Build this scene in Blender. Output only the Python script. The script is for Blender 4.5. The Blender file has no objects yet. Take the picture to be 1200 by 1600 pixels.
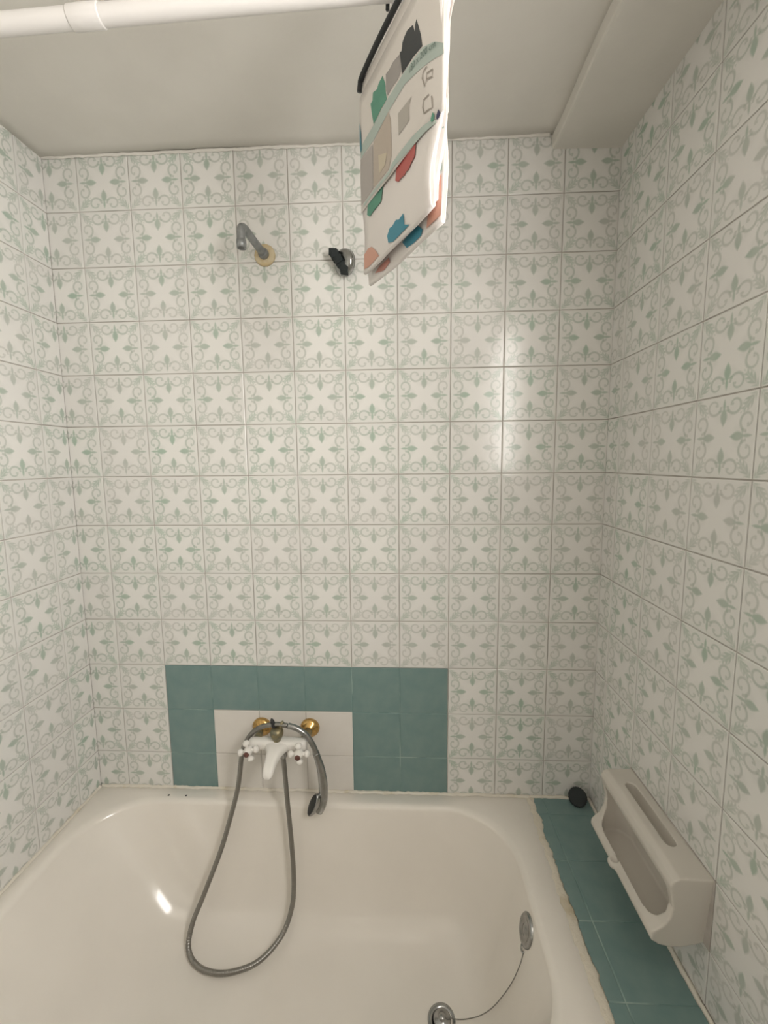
import bpy, bmesh, math, random
from mathutils import Matrix, Vector
random.seed(7)
S = bpy.context.scene
COL = S.collection

# ------------------------------------------------------------------ camera
cam_d = bpy.data.cameras.new('camera'); cam = bpy.data.objects.new('camera', cam_d); COL.objects.link(cam)
cam_d.sensor_fit = 'VERTICAL'; cam_d.sensor_height = 24.0; cam_d.lens = 665.08 / 1600 * 24.0
cam_d.clip_start = 0.01
S.cycles.max_bounces = 8; S.cycles.diffuse_bounces = 5; S.cycles.glossy_bounces = 3; S.cycles.transmission_bounces = 2
cam.matrix_world = (Matrix.Translation((0.91644, -1.25795, 1.53685))
    @ Matrix.Rotation(math.radians(2.739), 4, 'Z') @ Matrix.Rotation(math.radians(-6.713), 4, 'X')
    @ Matrix.Rotation(math.radians(0.601), 4, 'Y') @ Matrix.Rotation(math.pi / 2, 4, 'X'))
S.camera = cam

# ------------------------------------------------------------------ world, light, exposure
W = bpy.data.worlds.new('world'); S.world = W; W.use_nodes = True
W.node_tree.nodes['Background'].inputs[0].default_value = (0.75, 0.8, 0.85, 1)
W.node_tree.nodes['Background'].inputs[1].default_value = 0.6
S.view_settings.view_transform = 'Standard'; S.view_settings.look = 'None'
S.view_settings.gamma = 1.0; S.view_settings.use_curve_mapping = False
S.view_settings.exposure = 0.0
XL, XR = -0.0961, 1.4950          # tiled faces of the side walls
ZT, ZC, ZS = 2.40, 2.394, 2.359   # top tile line, ceiling, dropped strip
T = 0.15                          # tile
YF = -2.35                        # wall behind the camera
WY0, WY1, WZ0, WZ1 = -1.60, -1.00, 1.46, 2.28    # window opening in the right wall
ZR = 0.478                        # bath rim / ledge height
def area(name, loc, rot, sx, sy, power, color):
    l = bpy.data.lights.new(name, 'AREA'); l.shape = 'RECTANGLE'; l.size = sx; l.size_y = sy
    l.energy = power; l.color = color
    o = bpy.data.objects.new(name, l); COL.objects.link(o); o.location = loc; o.rotation_euler = rot
    return o
area('window_daylight', (XR + 0.05, (WY0 + WY1) / 2, (WZ0 + WZ1) / 2), (0, math.radians(90), 0),
     WZ1 - WZ0 - 0.06, WY1 - WY0 - 0.06, 18.6, (1.0, 0.970, 0.932))

# ------------------------------------------------------------------ helpers
def tag(o, label=None, cat=None, group=None, kind=None):
    if label: o['label'] = label
    if cat: o['category'] = cat
    if group: o['group'] = group
    if kind: o['kind'] = kind
    return o
def link(name, me, mat=None, parent=None, smooth=False):
    o = bpy.data.objects.new(name, me); COL.objects.link(o)
    if mat is not None and not me.materials: me.materials.append(mat)
    if parent is not None: o.parent = parent
    if smooth:
        for p in me.polygons: p.use_smooth = True
    return o
def mesh(name, vs, fs):
    me = bpy.data.meshes.new(name); me.from_pydata([tuple(v) for v in vs], [], fs); me.update(); return me
def frombm(name, bm):
    bmesh.ops.recalc_face_normals(bm, faces=bm.faces)
    me = bpy.data.meshes.new(name); bm.to_mesh(me); bm.free(); return me
def empty(name, loc=(0, 0, 0)):
    o = bpy.data.objects.new(name, None); COL.objects.link(o); o.location = loc; o.empty_display_size = 0.05; return o
def box(bm, x0, x1, y0, y1, z0, z1):
    r = bmesh.ops.create_cube(bm, size=1.0)
    bmesh.ops.scale(bm, vec=(x1 - x0, y1 - y0, z1 - z0), verts=r['verts'])
    bmesh.ops.translate(bm, vec=((x0 + x1) / 2, (y0 + y1) / 2, (z0 + z1) / 2), verts=r['verts'])
    return r['verts']
def boxmesh(name, boxes, bevel=0.0, seg=2):
    bm = bmesh.new()
    for b in boxes: box(bm, *b)
    if bevel: bmesh.ops.bevel(bm, geom=bm.edges[:], offset=bevel, segments=seg, affect='EDGES', profile=0.5)
    return frombm(name, bm)
def catmull(P, n):
    P = [Vector(p) for p in P]; out = []
    Q = [P[0] * 2 - P[1]] + P + [P[-1] * 2 - P[-2]]
    for i in range(1, len(Q) - 2):
        a, b, c, d = Q[i - 1:i + 3]
        for k in range(n):
            t = k / n
            out.append(0.5 * ((2 * b) + (c - a) * t + (2 * a - 5 * b + 4 * c - d) * t * t + (3 * b - a - 3 * c + d) * t ** 3))
    out.append(P[-1]); return out
def resample(P, step):
    out = [P[0].copy()]; acc = 0
    for i in range(len(P) - 1):
        a, b = P[i], P[i + 1]; L = (b - a).length; d = step - acc
        while d <= L and L > 0:
            out.append(a.lerp(b, d / L)); d += step
        acc = (acc + L) % step
    return out
def tube(name, P, rad, seg=12, caps=True):
    """sweep circle(s) along P; rad: number or function of fraction and index"""
    n = len(P); vs = []; fs = []
    t = (P[1] - P[0]).normalized(); up = Vector((0, 0, 1)) if abs(t.z) < 0.9 else Vector((1, 0, 0))
    nx = t.cross(up).normalized()
    for i in range(n):
        t = (P[min(i + 1, n - 1)] - P[max(i - 1, 0)]).normalized()
        nx = (nx - t * nx.dot(t)).normalized(); ny = t.cross(nx)
        r = rad(i / (n - 1), i) if callable(rad) else rad
        for k in range(seg):
            a = 2 * math.pi * k / seg; vs.append(P[i] + (nx * math.cos(a) + ny * math.sin(a)) * r)
    for i in range(n - 1):
        for k in range(seg):
            k2 = (k + 1) % seg; fs.append((i * seg + k, i * seg + k2, (i + 1) * seg + k2, (i + 1) * seg + k))
    if caps: fs.append(tuple(range(seg))[::-1]); fs.append(tuple((n - 1) * seg + k for k in range(seg)))
    bm = bmesh.new(); me = mesh(name, vs, fs); bm.from_mesh(me); bpy.data.meshes.remove(me)
    return frombm(name, bm)
def lathe(name, prof, seg=28, M=None):
    """profile [(r, h)] about local z, then matrix M"""
    vs = []; fs = []; n = len(prof)
    for r, h in prof:
        for k in range(seg):
            a = 2 * math.pi * k / seg; vs.append(Vector((r * math.cos(a), r * math.sin(a), h)))
    for i in range(n - 1):
        for k in range(seg):
            k2 = (k + 1) % seg; fs.append((i * seg + k, i * seg + k2, (i + 1) * seg + k2, (i + 1) * seg + k))
    fs.append(tuple(range(seg))[::-1]); fs.append(tuple((n - 1) * seg + k for k in range(seg)))
    if M is not None: vs = [M @ v for v in vs]
    bm = bmesh.new(); me = mesh(name, vs, fs); bm.from_mesh(me); bpy.data.meshes.remove(me)
    bmesh.ops.remove_doubles(bm, verts=bm.verts[:], dist=1e-6)
    return frombm(name, bm)
def facing(p, d):
    return Matrix.Translation(p) @ Vector(d).to_track_quat('Z', 'Y').to_matrix().to_4x4()
def evaluated(o, name):
    dg = bpy.context.evaluated_depsgraph_get(); dg.update()
    return bpy.data.meshes.new_from_object(o.evaluated_get(dg))

# ------------------------------------------------------------------ materials
def mat(name, col, rough=0.5, metal=0.0, spec=0.5, coat=0.0, noise=None, bump=None, emit=None):
    m = bpy.data.materials.new(name); m.use_nodes = True; nt = m.node_tree; b = nt.nodes['Principled BSDF']
    b.inputs['Base Color'].default_value = (*col, 1); b.inputs['Roughness'].default_value = rough
    b.inputs['Metallic'].default_value = metal; b.inputs['Specular IOR Level'].default_value = spec
    b.inputs['Coat Weight'].default_value = coat; b.inputs['Coat Roughness'].default_value = 0.05
    tc = nt.nodes.new('ShaderNodeTexCoord')
    if noise:
        col2, sc, lo, hi = noise
        n = nt.nodes.new('ShaderNodeTexNoise'); n.inputs['Scale'].default_value = sc; n.inputs['Detail'].default_value = 5
        nt.links.new(tc.outputs['Object'], n.inputs['Vector'])
        r = nt.nodes.new('ShaderNodeMapRange'); r.inputs['From Min'].default_value = lo; r.inputs['From Max'].default_value = hi
        nt.links.new(n.outputs['Fac'], r.inputs['Value'])
        mx = nt.nodes.new('ShaderNodeMix'); mx.data_type = 'RGBA'
        mx.inputs[6].default_value = (*col, 1); mx.inputs[7].default_value = (*col2, 1)
        nt.links.new(r.outputs[0], mx.inputs[0]); nt.links.new(mx.outputs[2], b.inputs['Base Color'])
    if bump:
        sc, st, dist = bump
        n = nt.nodes.new('ShaderNodeTexNoise'); n.inputs['Scale'].default_value = sc; n.inputs['Detail'].default_value = 4
        nt.links.new(tc.outputs['Object'], n.inputs['Vector'])
        bp = nt.nodes.new('ShaderNodeBump'); bp.inputs['Strength'].default_value = st; bp.inputs['Distance'].default_value = dist
        nt.links.new(n.outputs['Fac'], bp.inputs['Height']); nt.links.new(bp.outputs['Normal'], b.inputs['Normal'])
    if emit: b.inputs['Emission Color'].default_value = (*emit[0], 1); b.inputs['Emission Strength'].default_value = emit[1]
    return m

class E:   # tiny expression wrapper for shader math
    nt = None
    def __init__(s, v): s.v = v
    @staticmethod
    def op(o, *a, clamp=False):
        n = E.nt.nodes.new('ShaderNodeMath'); n.operation = o; n.use_clamp = clamp
        for i, x in enumerate(a):
            x = x.v if isinstance(x, E) else x
            if isinstance(x, (int, float)): n.inputs[i].default_value = x
            else: E.nt.links.new(x, n.inputs[i])
        return E(n.outputs[0])
    def __add__(s, o): return E.op('ADD', s, o)
    __radd__ = __add__
    def __sub__(s, o): return E.op('SUBTRACT', s, o)
    def __rsub__(s, o): return E.op('SUBTRACT', o, s)
    def __mul__(s, o): return E.op('MULTIPLY', s, o)
    __rmul__ = __mul__
    def __truediv__(s, o): return E.op('DIVIDE', s, o)
    def abs(s): return E.op('ABSOLUTE', s)
    def max(s, o): return E.op('MAXIMUM', s, o)
    def min(s, o): return E.op('MINIMUM', s, o)
    def pow(s, p): return E.op('POWER', s, p)
    def soft(s, w):   # 0..1 ramp: 0 at -w, 1 at +w
        return E.op('MULTIPLY_ADD', s, 0.5 / w, 0.5, clamp=True)

def tile_material():
    m = bpy.data.materials.new('printed_tile_glaze'); m.use_nodes = True; nt = m.node_tree; E.nt = nt
    B = nt.nodes['Principled BSDF']
    tc = nt.nodes.new('ShaderNodeTexCoord'); oi = nt.nodes.new('ShaderNodeObjectInfo')
    sp = nt.nodes.new('ShaderNodeSeparateXYZ'); nt.links.new(tc.outputs['UV'], sp.inputs[0])
    geo = nt.nodes.new('ShaderNodeNewGeometry')
    U = (E(sp.outputs[0]) * 2 - 1); V = (E(sp.outputs[1]) * 2 - 1)
    u, v = U.abs(), V.abs(); a, b = u.max(v), u.min(v)
    # fleur bud, stem and collar on the middle of each side
    bud = (0.106 * (1 - ((a - 0.475).abs() / 0.225).pow(1.75)) - b).soft(0.030)
    stem = (0.040 * (1 - ((a - 0.745).abs() / 0.15).pow(2.0)) - b).soft(0.022)
    collar = ((0.024 - (a - 0.625 + b * 0.12).abs()).min(0.17 - b)).soft(0.022)
    fleur = bud.max(stem).max(collar * 0.75)
    # C-shaped scrolls either side of the bud
    ca, cb = 0.735, 0.335
    da, db = a - ca, b - cb
    d = (da * da * 1.15 + db * db).pow(0.5)
    ph = E.op('ARCTAN2', da * -1.0, db * -1.0) / (2 * math.pi)
    ph = ph - E.op('FLOOR', ph)
    rr = 0.235 - 0.12 * ph
    scroll = (0.042 - 0.014 * ph - (d - rr).abs()).soft(0.024)
    db2 = b - 0.265; da2 = a - 0.765
    blob = (0.036 - (da2 * da2 + db2 * db2).pow(0.5)).soft(0.022)
    # spiky leaf in the corner, along the diagonal
    e = (a + b) * 0.70711; g = (a - b) * 0.70711
    ser = E.op('SINE', e * 44.0 + g * 46.0) * 0.034
    leaf = (0.100 * (1 - ((e - 1.055).abs() / 0.29).pow(1.8)) + ser - g).soft(0.034)
    # tendril from the leaf to the scroll
    ta, tb = a - 0.58, b - 0.80
    tend = ((0.020 - ((ta * ta + tb * tb).pow(0.5) - 0.28).abs()).min(a - 0.60)).soft(0.024)
    vein = (0.012 - g).soft(0.012)
    scr = scroll.max(blob).max(tend * 0.7)
    # uneven print density, different on every tile and across the wall
    nz = nt.nodes.new('ShaderNodeTexNoise'); nz.inputs['Scale'].default_value = 9.0; nz.inputs['Detail'].default_value = 3
    nt.links.new(geo.outputs['Position'], nz.inputs['Vector'])
    fade = E(nz.outputs['Fac'])
    nz2 = nt.nodes.new('ShaderNodeTexNoise'); nz2.inputs['Scale'].default_value = 38.0; nz2.inputs['Detail'].default_value = 2
    nt.links.new(geo.outputs['Position'], nz2.inputs['Vector'])
    f2 = E(nz2.outputs['Fac'])
    rnd = E(oi.outputs['Random'])
    dens = E.op('MULTIPLY_ADD', fade, 0.9, f2 * 0.5 + rnd * 0.22 - 0.02, clamp=True)
    kf = fleur * (dens * 0.72 + 0.30) * 0.86
    kl = leaf * (dens * 0.75 + 0.15) * (1 - 0.35 * vein) * 0.72
    ks = scr * (dens * 0.55 + 0.34) * 0.86
    # pale wash of ink outside the white star in the middle
    star = ((0.13 - g).max(0.36 - a)).min(0.98 - e).soft(0.06)
    ks = ks.max((1 - star) * (dens * 0.11 + 0.035))
    def mixc(fac, c1, c2):
        x = nt.nodes.new('ShaderNodeMix'); x.data_type = 'RGBA'
        nt.links.new(fac.v, x.inputs[0])
        for i, c in ((6, c1), (7, c2)):
            if isinstance(c, tuple): x.inputs[i].default_value = (*c, 1)
            else: nt.links.new(c, x.inputs[i])
        return x.outputs[2]
    hue = E.op('MULTIPLY_ADD', fade, 2.2, rnd * 0.5 - 0.85, clamp=True)
    ink = mixc(hue, (0.39, 0.42, 0.375), (0.34, 0.455, 0.365))
    inks = mixc(hue, (0.475, 0.47, 0.435), (0.42, 0.485, 0.425))
    base = mixc(rnd, (0.765, 0.75, 0.725), (0.795, 0.785, 0.755))
    c = mixc(ks, base, inks); c = mixc(kl, c, ink); c = mixc(kf, c, ink)
    nt.links.new(c, B.inputs['Base Color'])
    B.inputs['Roughness'].default_value = 0.17; B.inputs['Specular IOR Level'].default_value = 0.5
    # glaze: slow waves plus faint relief of the print
    nz3 = nt.nodes.new('ShaderNodeTexNoise'); nz3.inputs['Scale'].default_value = 22.0; nz3.inputs['Detail'].default_value = 3
    nt.links.new(geo.outputs['Position'], nz3.inputs['Vector'])
    edge = (a - 0.86).max(0.0) * (a - 0.86).max(0.0) * -9.0
    h = E(nz3.outputs['Fac']) * 0.55 + edge
    bp = nt.nodes.new('ShaderNodeBump'); bp.inputs['Strength'].default_value = 0.35; bp.inputs['Distance'].default_value = 0.0022
    nt.links.new(h.v, bp.inputs['Height']); nt.links.new(bp.outputs['Normal'], B.inputs['Normal'])
    return m

M = {}
M['tile'] = tile_material()
M['grout'] = mat('grout', (0.42, 0.385, 0.35), 0.85, noise=((0.58, 0.545, 0.505), 14, 0.35, 0.65))
M['blue'] = mat('blue_tile_paint', (0.165, 0.258, 0.250), 0.42, noise=((0.195, 0.285, 0.272), 22, 0.35, 0.65), bump=(60, 0.25, 0.001))
M['bluegrout'] = mat('blue_painted_joint', (0.16, 0.26, 0.25), 0.6, noise=((0.36, 0.46, 0.43), 9, 0.5, 0.66))
M['white'] = mat('white_tile_paint', (0.72, 0.69, 0.645), 0.35, noise=((0.75, 0.72, 0.68), 20, 0.3, 0.7), bump=(50, 0.15, 0.001))
M['whitegrout'] = mat('white_painted_joint', (0.55, 0.52, 0.48), 0.7)
M['plaster'] = mat('ceiling_plaster', (0.75, 0.725, 0.675), 0.9, noise=((0.71, 0.685, 0.635), 6, 0.35, 0.65), bump=(45, 0.3, 0.002))
M['paint'] = mat('wall_paint', (0.74, 0.72, 0.68), 0.85, bump=(60, 0.2, 0.001))
M['floor'] = mat('floor_tiles', (0.45, 0.42, 0.38), 0.5, noise=((0.52, 0.49, 0.45), 8, 0.4, 0.6))
M['enamel'] = mat('bath_enamel', (0.83, 0.785, 0.72), 0.15, coat=0.3, noise=((0.805, 0.76, 0.695), 7, 0.35, 0.65))
M['caulk'] = mat('old_sealant', (0.73, 0.685, 0.60), 0.6, noise=((0.60, 0.52, 0.35), 17, 0.56, 0.74), bump=(90, 0.6, 0.003))
M['caulky'] = mat('yellowed_filler', (0.70, 0.645, 0.545), 0.75, noise=((0.50, 0.42, 0.27), 15, 0.52, 0.75), bump=(110, 0.8, 0.004))
M['dark'] = mat('black_grime', (0.03, 0.03, 0.03), 0.8)
M['whitepl'] = mat('white_plastic', (0.80, 0.775, 0.76), 0.35)
M['whitepl2'] = mat('white_enamelled_metal', (0.80, 0.775, 0.735), 0.22, coat=0.3)
M['chrome'] = mat('worn_chrome', (0.42, 0.42, 0.42), 0.24, 1.0, noise=((0.34, 0.34, 0.33), 40, 0.4, 0.6))
M['steel'] = mat('dull_metal_hose', (0.30, 0.29, 0.27), 0.38, 1.0)
M['brass'] = mat('brass', (0.62, 0.40, 0.15), 0.22, 1.0, noise=((0.45, 0.28, 0.10), 50, 0.45, 0.7))
M['oldbrass'] = mat('tarnished_brass', (0.34, 0.29, 0.17), 0.42, 0.8, noise=((0.22, 0.21, 0.15), 60, 0.4, 0.65))
M['ochre'] = mat('ochre_flange', (0.56, 0.44, 0.25), 0.6, noise=((0.62, 0.53, 0.36), 60, 0.4, 0.6))
M['galv'] = mat('grey_pipe', (0.33, 0.34, 0.34), 0.42, 0.6, noise=((0.25, 0.26, 0.26), 60, 0.4, 0.6))
M['black'] = mat('black_plastic', (0.018, 0.021, 0.022), 0.45)
M['rubber'] = mat('black_rubber', (0.012, 0.017, 0.018), 0.7)
M['redcap'] = mat('dark_red_cap', (0.12, 0.045, 0.035), 0.4)
M['ceramic'] = mat('grey_white_ceramic', (0.62, 0.585, 0.53), 0.25, coat=0.2)
M['fabric'] = mat('white_curtain_fabric', (0.80, 0.755, 0.73), 0.7)
_b = M['fabric'].node_tree.nodes['Principled BSDF']; _b.inputs['Subsurface Weight'].default_value = 0.0
M['card'] = mat('printed_card', (0.76, 0.715, 0.675), 0.35)
for k, c in dict(p_black=(0.022, 0.028, 0.030), p_grey=(0.36, 0.335, 0.32), p_green=(0.10, 0.31, 0.22), p_band=(0.46, 0.54, 0.50),
                 p_text=(0.47, 0.44, 0.40), p_beige=(0.52, 0.45, 0.385), p_cream=(0.62, 0.55, 0.43), p_shade=(0.46, 0.425, 0.405),
                 p_blue=(0.075, 0.25, 0.32), p_red=(0.50, 0.12, 0.11), p_teal=(0.05, 0.26, 0.36), p_peach=(0.68, 0.37, 0.28),
                 p_navy=(0.05, 0.05, 0.12), p_line=(0.36, 0.32, 0.28), p_dkgreen=(0.13, 0.20, 0.17), p_rose=(0.60, 0.30, 0.25)).items():
    M[k] = mat('print_' + k[2:], c, 0.45)

# ------------------------------------------------------------------ the room shell
TH = 0.10; GD = 0.003   # wall thickness; grout lies this far behind the tile faces
def struct(name, me, m, label):
    o = link(name, me, m); tag(o, label, 'wall' if 'wall' in name else name.split('_')[0], kind='structure'); return o
wall_back = struct('wall_back', boxmesh('wall_back', [(XL - TH, XR + TH, GD, GD + TH, -0.1, ZT + 0.1)]), M['grout'], 'back wall tiled in white with a green scroll print')
wall_left = struct('wall_left', boxmesh('wall_left', [(XL - GD - TH, XL - GD, YF, GD, -0.1, ZT + 0.1)]), M['grout'], 'left wall of green printed tiles beside the bath')
x0, x1 = XR + GD, XR + GD + TH
wall_right = struct('wall_right', boxmesh('wall_right', [(x0, x1, WY1, GD, -0.1, ZT + 0.1), (x0, x1, YF, WY0, -0.1, ZT + 0.1),
    (x0, x1, WY0, WY1, -0.1, WZ0), (x0, x1, WY0, WY1, WZ1, ZT + 0.1)]), M['grout'], 'right wall of green printed tiles above the blue ledge')
wall_front = struct('wall_front', boxmesh('wall_front', [(XL - TH, XR + TH, YF - TH, YF, -0.1, ZT + 0.1)]), M['paint'], 'plain painted wall behind the viewer')
floor = struct('floor', boxmesh('floor', [(XL - TH, XR + TH, YF - TH, TH, -0.15, 0.0)]), M['floor'], 'bathroom floor in front of the bath')
# ceiling: a slightly uneven plaster sheet
bm = bmesh.new(); nx, ny = 30, 40; grid = []
for j in range(ny + 1):
    for i in range(nx + 1):
        x = XL - 0.02 + (XR - XL + 0.04) * i / nx; y = 0.02 + (YF - 0.04) * j / ny
        grid.append(bm.verts.new((x, y, ZC + 0.0025 * math.sin(5 * x + 2 * y) + random.uniform(-0.0007, 0.0007))))
for j in range(ny):
    for i in range(nx):
        k = j * (nx + 1) + i; bm.faces.new((grid[k], grid[k + 1], grid[k + nx + 2], grid[k + nx + 1]))
for p in bm.faces: p.smooth = True
r = bmesh.ops.extrude_face_region(bm, geom=bm.faces[:])
for v in r['geom']:
    if isinstance(v, bmesh.types.BMVert): v.co.z = ZC + 0.09
ceiling = struct('ceiling', frombm('ceiling', bm), M['plaster'], 'rough grey-white plaster ceiling')
# dropped strip of ceiling along the right wall, with a soft rounded edge
prof = [(1.322, ZC + 0.03), (1.314, ZC - 0.001), (1.312, ZC - 0.006), (1.314, ZS + 0.006), (1.317, ZS + 0.001), (1.322, ZS), (1.40, ZS - 0.002), (XR + 0.02, ZS - 0.004), (XR + 0.02, ZC + 0.03)]
vs = []; fs = []; n = len(prof); steps = 24
for j in range(steps + 1):
    y = 0.02 + (YF - 0.04) * j / steps; wob = 0.0018 * math.sin(j * 1.7)
    for k, (x, z) in enumerate(prof): vs.append((x + wob - 0.012 * (y / YF) * (k < 6), y, z))
for j in range(steps):
    for k in range(n):
        k2 = (k + 1) % n; fs.append((j * n + k, j * n + k2, (j + 1) * n + k2, (j + 1) * n + k))
fs += [tuple(range(n)), tuple(steps * n + k for k in range(n))]
bm = bmesh.new(); me = mesh('s', vs, fs); bm.from_mesh(me)
trim1 = link('trim_1', frombm('trim_1', bm), M['plaster'])
tag(trim1, 'lowered plaster strip of ceiling along the right wall', 'ceiling', kind='structure')

# window in the right wall, behind the viewer's right shoulder
win = empty('window_1', (XR, (WY0 + WY1) / 2, WZ0)); tag(win, 'frosted daylight window in the right wall outside the view', 'window', kind='structure')
def rel(o, root):
    if o.parent is root: o.matrix_parent_inverse = Matrix.Translation(-root.location)
    return o
fr = boxmesh('window_frame', [(XR - 0.012, XR + 0.10, WY0, WY0 + 0.03, WZ0, WZ1), (XR - 0.012, XR + 0.10, WY1 - 0.03, WY1, WZ0, WZ1),
    (XR - 0.012, XR + 0.10, WY0 + 0.03, WY1 - 0.03, WZ0, WZ0 + 0.03), (XR - 0.012, XR + 0.10, WY0 + 0.03, WY1 - 0.03, WZ1 - 0.03, WZ1)])
rel(link('window_frame', fr, M['whitepl'], win), win)
pane = boxmesh('window_pane', [(XR + 0.075, XR + 0.08, WY0 + 0.03, WY1 - 0.03, WZ0 + 0.03, WZ1 - 0.03)])
M['pane'] = mat('frosted_pane', (0.8, 0.8, 0.78), 0.4, emit=((1, 0.96, 0.9), 4.0))
rel(link('window_pane', pane, M['pane'], win), win)

# ------------------------------------------------------------------ tiles
GAP = 0.0009      # half joint
cache = {}
def tile_mesh(w, h, u0, v0, kind):
    key = (round(w, 4), round(h, 4), round(u0, 3), round(v0, 3), kind)
    if key in cache: return cache[key]
    e = 0.0016; t = 0.006; X, Z = w / 2, h / 2
    vs = [(sx * (X - e), 0, sz * (Z - e)) for sx, sz in ((-1, -1), (1, -1), (1, 1), (-1, 1))]
    vs += [(sx * (X - e * 0.3), 0.0006, sz * (Z - e * 0.3)) for sx, sz in ((-1, -1), (1, -1), (1, 1), (-1, 1))]
    vs += [(sx * X, t, sz * Z) for sx, sz in ((-1, -1), (1, -1), (1, 1), (-1, 1))]
    fs = [(0, 1, 2, 3)]
    for k in range(4):
        j = (k + 1) % 4; fs += [(k, 4 + k, 4 + j, j), (4 + k, 8 + k, 8 + j, 4 + j)]
    me = mesh('tile', vs, fs); uv = me.uv_layers.new(name='UVMap')
    for l in me.loops:
        c = me.vertices[l.vertex_index].co
        uv.data[l.index].uv = (u0 + (c.x + X) / T, v0 + (c.z + Z) / T)
    me.materials.append(M[kind]); cache[key] = me; return me
def put_tile(parent, rot, fn, u0, u1, v0, v1, uu, vv, kind, tilt=0.0016, name='tile'):
    """u0..u1 across, v0..v1 up; fn maps (u, v) to a world point on the face; uu, vv: print offset in tiles"""
    me = tile_mesh(u1 - u0 - 2 * GAP, v1 - v0 - 2 * GAP, uu + GAP / T, vv + GAP / T, kind)
    o = bpy.data.objects.new(name, me); COL.objects.link(o); o.parent = parent
    p = Vector(fn((u0 + u1) / 2, (v0 + v1) / 2))
    R = rot @ Matrix.Rotation(random.uniform(-tilt, tilt), 4, 'X') @ Matrix.Rotation(random.uniform(-tilt, tilt), 4, 'Z')
    off = rot.to_3x3() @ Vector((0, random.uniform(-0.0002, 0.0004), 0))
    o.matrix_local = Matrix.Translation(p + off) @ R
    return o
I4 = Matrix.Identity(4); RR = Matrix.Rotation(-math.pi / 2, 4, 'Z'); RL = Matrix.Rotation(math.pi / 2, 4, 'Z'); RU = Matrix.Rotation(-math.pi / 2, 4, 'X')
ROWS = [(ZT - T * (r + 1), ZT - T * r, r) for r in range(16)]
ZB = ZR + 0.0005
# back wall
cols = [(XL - 0.003, 0.0, 1 - (0.0 - XL) / T)] + [(T * c, T * (c + 1), 0.0) for c in range(9)] + [(T * 9, XR + 0.003, 0.0)]
for z0, z1, r in ROWS[:13]:
    for ci, (a, b, uo) in enumerate(cols):
        zt = z1; zb = z0; vo = 0.0
        if r == 0: zt = ZC + 0.003
        if r == 12: vo = (ZB - z0) / T; zb = ZB
        c = ci - 1; kind = 'tile'
        if r >= 10 and 1 <= c <= 6: kind = 'blue'
        if r >= 11 and 2 <= c <= 4: kind = 'white'
        put_tile(wall_back, I4, lambda u, v: (u, 0.0, v), a, b, zb, zt, uo, vo, kind)
# painted joints of the blue and white fields
def patch(name, parent, bx, m): return link(name, boxmesh(name, bx), m, parent)
zb = ZB
patch('painted_joint', wall_back, [(0.1515, 0.3015, 0.0014, 0.0045, zb, 0.899), (0.3015, 0.7485, 0.0014, 0.0045, 0.7515, 0.899), (0.7485, 1.0485, 0.0014, 0.0045, zb, 0.899)], M['bluegrout'])
patch('painted_joint', wall_back, [(0.3015, 0.7485, 0.0014, 0.0045, zb, 0.7515)], M['whitegrout'])
# right wall; local u runs from the back corner towards the viewer
DISH = (-0.5196, -0.2196, 0.60, 0.75)
ub = [0.0, 0.0696] + [0.0696 + T * k for k in range(1, 7)] + [-WY1 - 0.002]
for z0, z1, r in ROWS:
    for k in range(len(ub) - 1):
        a, b = ub[k], ub[k + 1]
        if b - a < 0.012: continue
        if r > 12 and a < 0.73: continue
        zt = min(z1, ZS + 0.004) if r == 0 else z1; zb = z0; vo = 0.0
        if r == 12 and a < 0.70: vo = (ZB - z0) / T; zb = ZB
        uo = 1 - 0.464 if k == 0 else 0.0
        if r == 11 and k in (2, 3): continue          # the soap dish sits here
        put_tile(wall_right, RR, lambda u, v: (XR, -u, v), a - (0.0005 if k == 0 else 0), b, zb, zt, uo, vo, 'tile')
# left wall; local u runs towards the back corner
ub = [0.0, 0.0905] + [0.0905 + T * k for k in range(1, 9)]
for z0, z1, r in ROWS:
    for k in range(len(ub) - 1):
        a, b = ub[k], ub[k + 1]
        if r > 12 and a < 0.69: continue
        zt = ZC + 0.003 if r == 0 else z1; zb = z0; vo = 0.0
        if r == 12 and a < 0.69: vo = (ZB - z0) / T; zb = ZB
        put_tile(wall_left, RL, lambda u, v: (XL, u, v), -b, -a + (0.0005 if k == 0 else 0), zb, zt, 0.0, vo, 'tile')
# painted over paint on the walls further back in the room
for nm, w, bx in (('painted_lower_wall', wall_right, [(XR + 0.001, XR + GD + 0.002, YF, WY0 - 0.002, 0, ZS), (XR + 0.001, XR + GD + 0.002, WY0 - 0.002, WY1 - 0.001, 0, WZ0 - 0.004)]),
                  ('painted_wall', wall_left, [(XL - GD - 0.002, XL - 0.001, YF, -1.293, 0, ZC)])):
    patch(nm, w, bx, M['paint'])

# ------------------------------------------------------------------ tiled ledge between the bath and the right wall
ledge = link('ledge', boxmesh('ledge', [(1.309, XR + 0.001, -0.735, 0.002, 0.0, ZR - 0.0012)], 0.0), M['bluegrout'])
tag(ledge, 'blue painted tiled ledge between the bath and the right wall', 'ledge', kind='structure')
ys = [0.0, 0.070, 0.22, 0.37, 0.52, 0.67, 0.733]
for k in range(len(ys) - 1):
    for a, b in ((1.309, 1.3465), (1.3465, XR - 0.002)):
        put_tile(ledge, RU, lambda u, v: (u, v, ZR), a, b, -ys[k + 1], -ys[k] - (0.002 if k == 0 else 0), 0, 0, 'blue', tilt=0.0012)

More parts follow.
